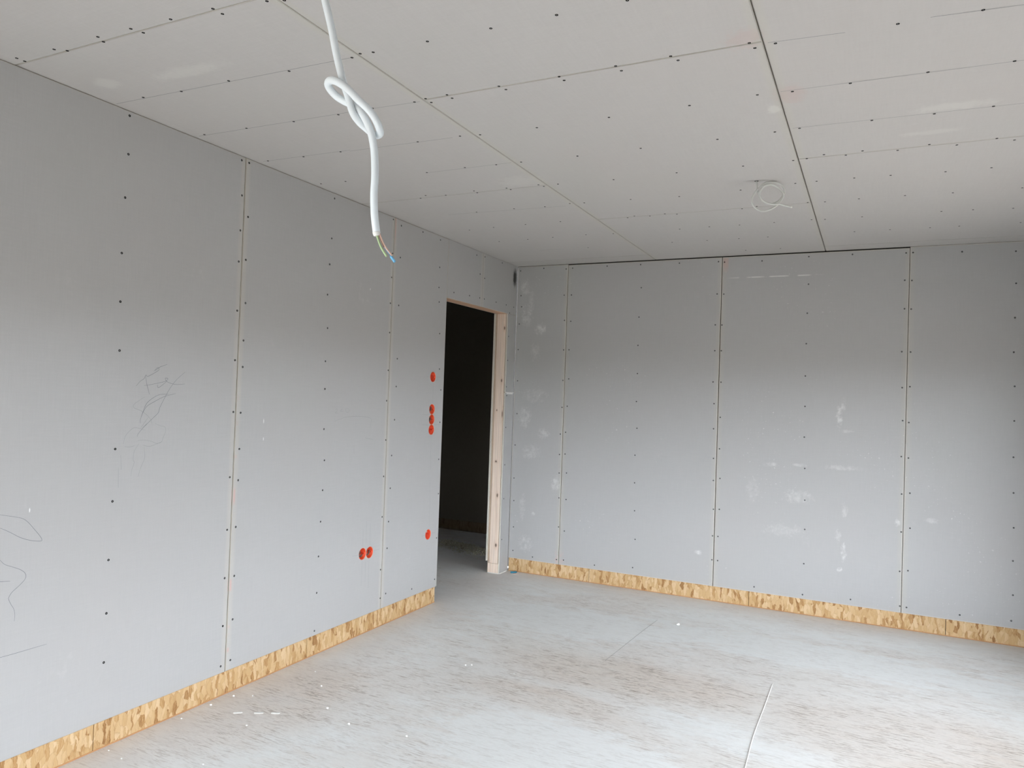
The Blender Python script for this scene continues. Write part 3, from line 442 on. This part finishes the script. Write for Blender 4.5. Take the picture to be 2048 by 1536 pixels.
# ---------------------------------------------------------------- pencil marks
def ribbon(wall, pts, wd, mat, parent, name='pencil_mark', wob=0):
    bm = bmesh.new(); P = [Vector(p) for p in pts]; out = []
    for i in range(len(P)-1):
        p0 = P[i-1] if i else P[0]; p1 = P[i]; p2 = P[i+1]; p3 = P[i+2] if i+2 < len(P) else P[-1]
        for k in range(5 if len(P) > 2 else 1):
            t = k/5; out.append(.5*((2*p1)+(p2-p0)*t+(2*p0-5*p1+4*p2-p3)*t*t+(3*p1-p0-3*p2+p3)*t**3))
    out.append(P[-1]); prev = None
    for i, p in enumerate(out):
        d = (out[min(i+1,len(out)-1)]-out[max(i-1,0)]); d = d.normalized() if d.length > 1e-9 else Vector((1,0))
        n = Vector((-d.y, d.x))*wd*.5*(.55+.45*math.sin(math.pi*(i+.5)/len(out)))
        e = .0003
        f3 = {'left': lambda q: (e,q.x,q.y), 'far': lambda q: (q.x,-e,q.y), 'ceiling': lambda q: (q.x,q.y,H-e), 'floor': lambda q: (q.x,q.y,e)}[wall]
        pr = (bm.verts.new(f3(p+n)), bm.verts.new(f3(p-n)))
        if prev: bm.faces.new((prev[0],prev[1],pr[1],pr[0]))
        prev = pr
    return link(name, bm, mat, parent)
def panel_at(wall, a, b):
    for (r0,r1,s0,s1), ob in panels[wall]:
        if r0 <= a <= r1 and s0 <= b <= s1: return ob
    return {'left': wl, 'far': wf, 'ceiling': cl}[wall]
for i, l in enumerate(ML):
    if i in FAINT: wd, mt = .0011, M_pencil2
    else: wd, mt = .0015, M_pencil
    ribbon('left', l, wd, mt, panel_at('left', *l[0]))
for l in MC:
    ribbon('ceiling', l, .0030, M_pencil2, panel_at('ceiling', (l[0][0]+l[-1][0])/2, (l[0][1]+l[-1][1])/2), 'pencil_line')

# ---------------------------------------------------------------- strand board strips at the foot of the walls
bl = tag(empty('baseboard_left', (0,0,0)), 'strand board strip along the foot of the left wall', 'baseboard', kind='structure')
bf = tag(empty('baseboard_far', (0,0,0)), 'strand board strip along the foot of the far wall', 'baseboard', kind='structure')
def strip(parent, a, b, axis):
    bm = bmesh.new()
    if axis == 'y': box(bm, (-.020,a+.0016,.003), (-.003,b-.0016,OZ-.0008))
    else: box(bm, (a+.0016,.003,.003), (b-.0016,.020,OZ-.0008))
    bmesh.ops.bevel(bm, geom=bm.edges[:], offset=.0012, segments=1, affect='EDGES')
    link('strand_board_strip', bm, M_osb, parent)
    bm = bmesh.new()                                           # raw split edge where the strip meets the floor
    if axis == 'y': box(bm, (-.016,a,.0005), (-.0015,b,.006))
    else: box(bm, (a,.0015,.0005), (b,.016,.006))
    link('splintered_edge', bm, M_chip, parent)
for a, b in ((YB,-6.2),(-6.2,-4.96),(-4.96,-3.72),(-3.72,-2.48),(-2.48,-1.162)): strip(bl, a, b, 'y')
for a, b in ((.006,.731),(.731,1.975),(1.975,3.225),(3.225,W)): strip(bf, a, b, 'x')

# ---------------------------------------------------------------- doorway lining
d1 = tag(empty('door_1', (-.05,(DL+DR)/2,0)), 'open doorway lined with raw spruce, dark room behind', 'doorway', kind='structure')
off = Vector((.05, -(DL+DR)/2, 0))
def dpart(name, boxes, mat, bev=.0015):
    bm = bmesh.new()
    for q in boxes: box(bm, *q)
    if bev: bmesh.ops.bevel(bm, geom=bm.edges[:], offset=bev, segments=1, affect='EDGES')
    o = link(name, bm, mat, d1); o.location = off; return o
dpart('jamb_post', [((-.098,DR,.082),(-.0175,DR+.060,DT-.0005))], M_post)
dpart('jamb_post', [((-.098,DL-.06,.0),(-.0135,DL,DT-.0005))], M_post)
dpart('side_board', [((-.1135,DR+.0015,.002),(-.099,DR+.060,DT-.0005))], M_postd)
dpart('sole_plate_end', [((-.1125,DR+.0005,.002),(-.0135,DR+.060,.080))], M_post)
dpart('header_timber', [((-.1135,DL,DT),(-.0135,DR+.06,DT+.06))], M_head)
dpart('rear_board_edge', [((-.127,DR-.010,.098),(-.1145,DR+.4,DT+.0015))], M_core, .0008)
dpart('rear_board_edge', [((-.127,DL-.4,DT+.002),(-.1145,DR+.4,DT+.3))], M_core, .0008)
dpart('rear_board_edge', [((-.127,DL-.4,.0),(-.1145,DL+.002,DT+.0015))], M_core, .0008)
dpart('floor_crumb_line', [((-.11,DR-.008,.0),(-.004,DR-.001,.004)), ((-.003,DR+.002,.0),(.005,-.02,.005))], M_crumb, .001)

# ---------------------------------------------------------------- flush wall boxes
BL = ['orange flush wall box, topmost of the column beside the doorway', 'orange flush wall box with grey cable, upper of the three touching boxes',
 'orange flush wall box with dark cable, middle of the three touching boxes', 'plain orange flush wall box, lowest of the three touching boxes',
 'single orange flush wall box low on the wall beside the doorway', 'orange flush wall box with coiled cable, left one of the low pair', 'orange flush wall box, right one of the low pair']
WIRES = [0, 1, 1, 0, 2, 1, 1]
for i, (y, z) in enumerate(BX):
    e = tag(empty('flush_wall_box', (0,y,z)), BL[i], 'socket box', 'round flush boxes in the left wall')
    bm = bmesh.new(); prof = [(.0376,.0003),(.0376,.0012),(.0350,.0012),(.0338,-.001),(.0322,-.044),(.0322,-.0445)]; rings = []
    N = 32
    def ring(rr, h): return [bm.verts.new((h, rr*math.cos(2*math.pi*j/N), rr*math.sin(2*math.pi*j/N))) for j in range(N)]
    A = ring(.0345,.0006); B = ring(.0332,-.002); C = ring(.0322,-.044)
    for P_, Q_ in ((A,B),(B,C)):
        for j in range(N): bm.faces.new((P_[j],P_[(j+1)%N],Q_[(j+1)%N],Q_[j]))
    bm.faces.new(C)
    link('cup', bm, M_red, e, True)
    bm = bmesh.new(); A = ring(.0352,.0002); B = ring(.0363,.0010); C = ring(.0345,.0011); D_ = ring(.0338,-.0012)
    for P_, Q_ in ((A,B),(B,C),(C,D_)):
        for j in range(N): bm.faces.new((P_[j],P_[(j+1)%N],Q_[(j+1)%N],Q_[j]))
    link('rim', bm, M_rim, e, True)
    for s in (-1, 1):                                          # screw lugs inside the cup
        bm = bmesh.new(); c = Vector((-.010, s*.0285, 0)); box(bm, (-.018,c.y-.004,-.004), (-.006,c.y+.004,.004))
        link('screw_lug', bm, M_red, e)
    if WIRES[i] == 1:
        bm = bmesh.new(); rnd = random.Random(i)
        pts = [(-.043,-.008,-.012)]+[(-.036+.004*k, .019*math.cos(1.2*k+i)*(.9 if k%2 else .7), .018*math.sin(1.2*k+i)) for k in range(7)]
        tube(bm, pts, .0042, 8, 5); link('coiled_cable', bm, M_wire, e, True)
        bm = bmesh.new(); tube(bm, [(-.043,.004,.010),(-.030,.000,.016),(-.018,-.012,.008),(-.014,-.016,-.010),(-.020,-.006,-.018)], .0045, 8, 5); link('coiled_cable', bm, M_wire, e, True)
    if WIRES[i] == 2:
        bm = bmesh.new(); tube(bm, [(-.043,.002,.022),(-.028,.002,.020),(-.012,.004,.016)], .0055, 10, 5); link('cable_end', bm, M_cable2, e, True)

# ---------------------------------------------------------------- cables from the ceiling
top = Vector((2.157,-4.998,H))
k = tag(empty('knotted_cable', top), 'white cable hanging from the ceiling in front, tied in a knot', 'cable')
def loc(pts): return [tuple(Vector(p)-top) for p in pts]
path = [(2.157,-4.998,H+.02),(2.157,-4.998,2.46),(2.156,-4.997,2.32)]+CAB[:-1]
bm = bmesh.new(); tube(bm, loc(path+[CAB[-1]]), .0046, 16, 8); link('sheath', bm, M_cable, k, True)
d = (Vector(CAB[-1])-Vector(CAB[-2])).normalized(); e0 = Vector(CAB[-1])
bm = bmesh.new(); tube(bm, loc([e0-d*.001, e0+d*.002, e0+d*.0035]), lambda t: .0050-.0012*t, 14, 3); link('cut_sheath_end', bm, M_plast, k, True)
bm = bmesh.new(); tube(bm, loc(GW), .0013, 10, 6); tag(link('earth_wire', bm, M_grn, k, True), 'green and yellow wire')
bm = bmesh.new(); tube(bm, loc(BW[:3]), .0012, 10, 6); tag(link('brown_wire', bm, M_brn, k, True), 'brown wire')
bm = bmesh.new(); tube(bm, loc([tuple(Vector(p)+Vector((.0008,.0002,.0004))) for p in BW]), .0011, 10, 6); link('peeled_wire', bm, M_tan, k, True)
bm = bmesh.new(); tube(bm, loc(LW), lambda t: .0005+.0013*(t > .74), 10, 6); tag(link('blue_wire', bm, M_blu, k, True), 'blue wire')
ca = Vector(COIL[1]); ca.z = H; top = ca
k2 = tag(empty('coiled_ceiling_cable', ca), 'pale cable wound in loops, hanging from the ceiling near the far wall', 'cable')
bm = bmesh.new(); tube(bm, loc(COIL), .0045, 10, 6); link('sheath', bm, M_cable2, k2, True)
e1, e0_ = Vector(COIL[-1]), Vector(COIL[-2]); d = (e1-e0_).normalized()
bm = bmesh.new(); tube(bm, loc([e1-d*.004, e1+d*.004]), .0046, 10, 2); link('taped_end', bm, M_plast, k2, True)
bm = bmesh.new()
for rr, h in ((.011, -.0003),):
    vs = [bm.verts.new((rr*math.cos(a), rr*.8*math.sin(a), h)) for a in [2*math.pi*j/18 for j in range(18)]]; bm.faces.new(vs)
link('drilled_hole', bm, M_dark, k2)

# ---------------------------------------------------------------- bits on the floor
def crumb(loc, s, label, name='plaster_crumb', mat=M_crumb, group='white crumbs scattered on the floor'):
    bm = bmesh.new(); bmesh.ops.create_icosphere(bm, subdivisions=2, radius=1)
    rnd = random.Random(int(loc[0]*977+loc[1]*331))
    for v in bm.verts:
        q = v.co.copy(); kx = 1+.28*math.sin(3.1*q.x+rnd.random()*.6)*math.cos(2.7*q.y)+rnd.uniform(-.12,.12)
        v.co = Vector((q.x*s*kx, q.y*s*kx*.8, q.z*s*.62*kx+s*.5))
    mz = min(v.co.z for v in bm.verts)
    for v in bm.verts: v.co.z -= mz
    o = link(name, bm, mat, loc=(loc[0],loc[1],.0)); return tag(o, label, 'debris', group)
CL = ['white plaster crumb beside the left strip, second from the left edge','white plaster crumb against the left strip below the first board joint','small white plaster crumb right of the one under the board joint',
 'white plaster crumb just below the three white slivers','white plaster crumb on open floor, right of the three slivers','white plaster crumb at the bottom edge of the photo, left',
 'white plaster crumb out from the strip, under the low pair of wall boxes','bright white plaster crumb on the left part of the open floor','white plaster crumb in the pale bottom middle of the floor','larger white crumb lying alone in front of the far wall',
 'white plaster crumb near the left strip, midway to the doorway','left one of two close white crumbs on the brown patch','right one of two close white crumbs on the brown patch','white crumb in the middle of the brown floor patch',
 'tiny white crumb at the foot of the left strip','white crumb near the foot of the strip at the lower left','leftmost low white crumb at the bottom left of the floor']
SZ = [.006,.0055,.004,.0045,.0065,.004,.005,.0065,.0055,.012,.004,.005,.005,.004,.004,.003,.004]
for (p, lab, s) in zip(CR, CL, SZ): crumb((max(p[0],.012),p[1]), s, lab)
for (a, b, c_, d_), lab in zip(SLV, ('left one of three flat white slivers lying in a row','middle one of three flat white slivers lying in a row','right one of three flat white slivers lying in a row, slightly curved')):
    A = Vector((a,b)); B = Vector((c_,d_)); t = (B-A).normalized(); nrm = Vector((-t.y,t.x)); bm = bmesh.new(); hw = .011; L = (B-A).length; m = (A+B)/2
    n = 8; up, dn = [], []
    for i in range(n+1):
        q = -L/2+L*i/n; wv = hw*(1-.25*abs(2*i/n-1)**3); zz = .0015+.0012*math.sin(math.pi*i/n)
        for lst, s in ((up,1),(dn,-1)): lst.append(t*q+nrm*s*wv*.5)
    tops = [bm.verts.new((p.x,p.y,.0025)) for p in up+dn[::-1]]; bots = [bm.verts.new((p.x,p.y,.0)) for p in up+dn[::-1]]
    bm.faces.new(tops); bm.faces.new(bots[::-1])
    for i in range(len(tops)): j = (i+1) % len(tops); bm.faces.new((tops[i],bots[i],bots[j],tops[j]))
    tag(link('plaster_sliver', bm, M_crumb, loc=(m.x,m.y,0)), lab, 'debris', 'white slivers on the floor')
A = Vector((.068,-.075,.0082)); B = Vector((.105,-.040,.0082)); m = (A+B)/2
bm = bmesh.new(); tube(bm, [tuple(A-m), tuple(-(A-m)*.2), tuple(B-m)], lambda t: .0075-.0016*t+.0009*(int(t*12) % 2), 12, 8)
tag(link('wall_plug', bm, M_teal, loc=m), 'small teal plastic wall plug lying in the far corner by the doorway', 'wall plug')
bm = bmesh.new(); box(bm, (-.022,-.003,0), (.022,.003,.003)); o = link('wood_splinter', bm, M_tan, loc=(.112,-.075,0)); o.rotation_euler = (0,0,.35)
tag(o, 'thin pale splinter lying beside the teal wall plug', 'splinter')
bm = bmesh.new(); tube(bm, [(0,0,0),(.001,-.3,0),(.000,-.7,0),(.012,-1.02,0),(.016,-1.25,0)], .0017, 6, 6)
tag(link('thread', bm, M_white, loc=(2.317,-1.498,.0012), smooth=True), 'thin straight white thread lying on the floor at the lower right', 'string')
bm = bmesh.new(); tube(bm, [(0,0,0),(-.02,-.3,0),(-.035,-.6,0),(-.052,-.94,0)], .0006, 6, 6)
tag(link('thread', bm, M_pencil2, loc=(1.484,-.702,.0009), smooth=True), 'faint grey thread on the middle of the floor', 'string')
# heap of shavings beyond the doorway
bm = bmesh.new(); rnd = random.Random(9)
for i in range(1900):
    t = rnd.random(); cx = -1.05+.62*t; cy = .66-.20*t+rnd.gauss(0,.075); cx += rnd.gauss(0,.03)
    hgt = max(0, .034*(1-((cy-(.66-.20*t))/.12)**2))*rnd.random()
    L = rnd.uniform(.010,.040); wd = rnd.uniform(.003,.009); an = rnd.uniform(0,math.pi); tl = rnd.uniform(-.5,.5)
    ax = Vector((math.cos(an)*math.cos(tl), math.sin(an)*math.cos(tl), math.sin(tl))); sd = ax.cross(Vector((0,0,1))).normalized(); upv = ax.cross(sd)
    c = Vector((cx,cy,hgt+.004+abs(math.sin(tl))*L*.5)); pv = None
    for q in range(4):
        s = -1+2*q/3; p = c+ax*L*.5*s+upv*L*.18*(s*s-.5); p.z = max(p.z, .0012)
        pr = (bm.verts.new(p+sd*wd*.5), bm.verts.new(p-sd*wd*.5))
        if pv: bm.faces.new((pv[0],pv[1],pr[1],pr[0]))
        pv = pr
tag(link('wood_shavings', bm, M_shav), 'loose heap of wood shavings on the floor beyond the doorway', 'shavings', kind='stuff')
for (x, y, s, lab) in ((-.97,.60,.016,'dark lump at the left in the heap of shavings'),(-.80,.60,.018,'dark lump in the middle of the heap of shavings'),(-.74,.52,.014,'dark lump at the front right of the heap of shavings')):
    crumb((x,y), s, lab, 'wood_offcut', M_brn, 'dark lumps in the shavings')
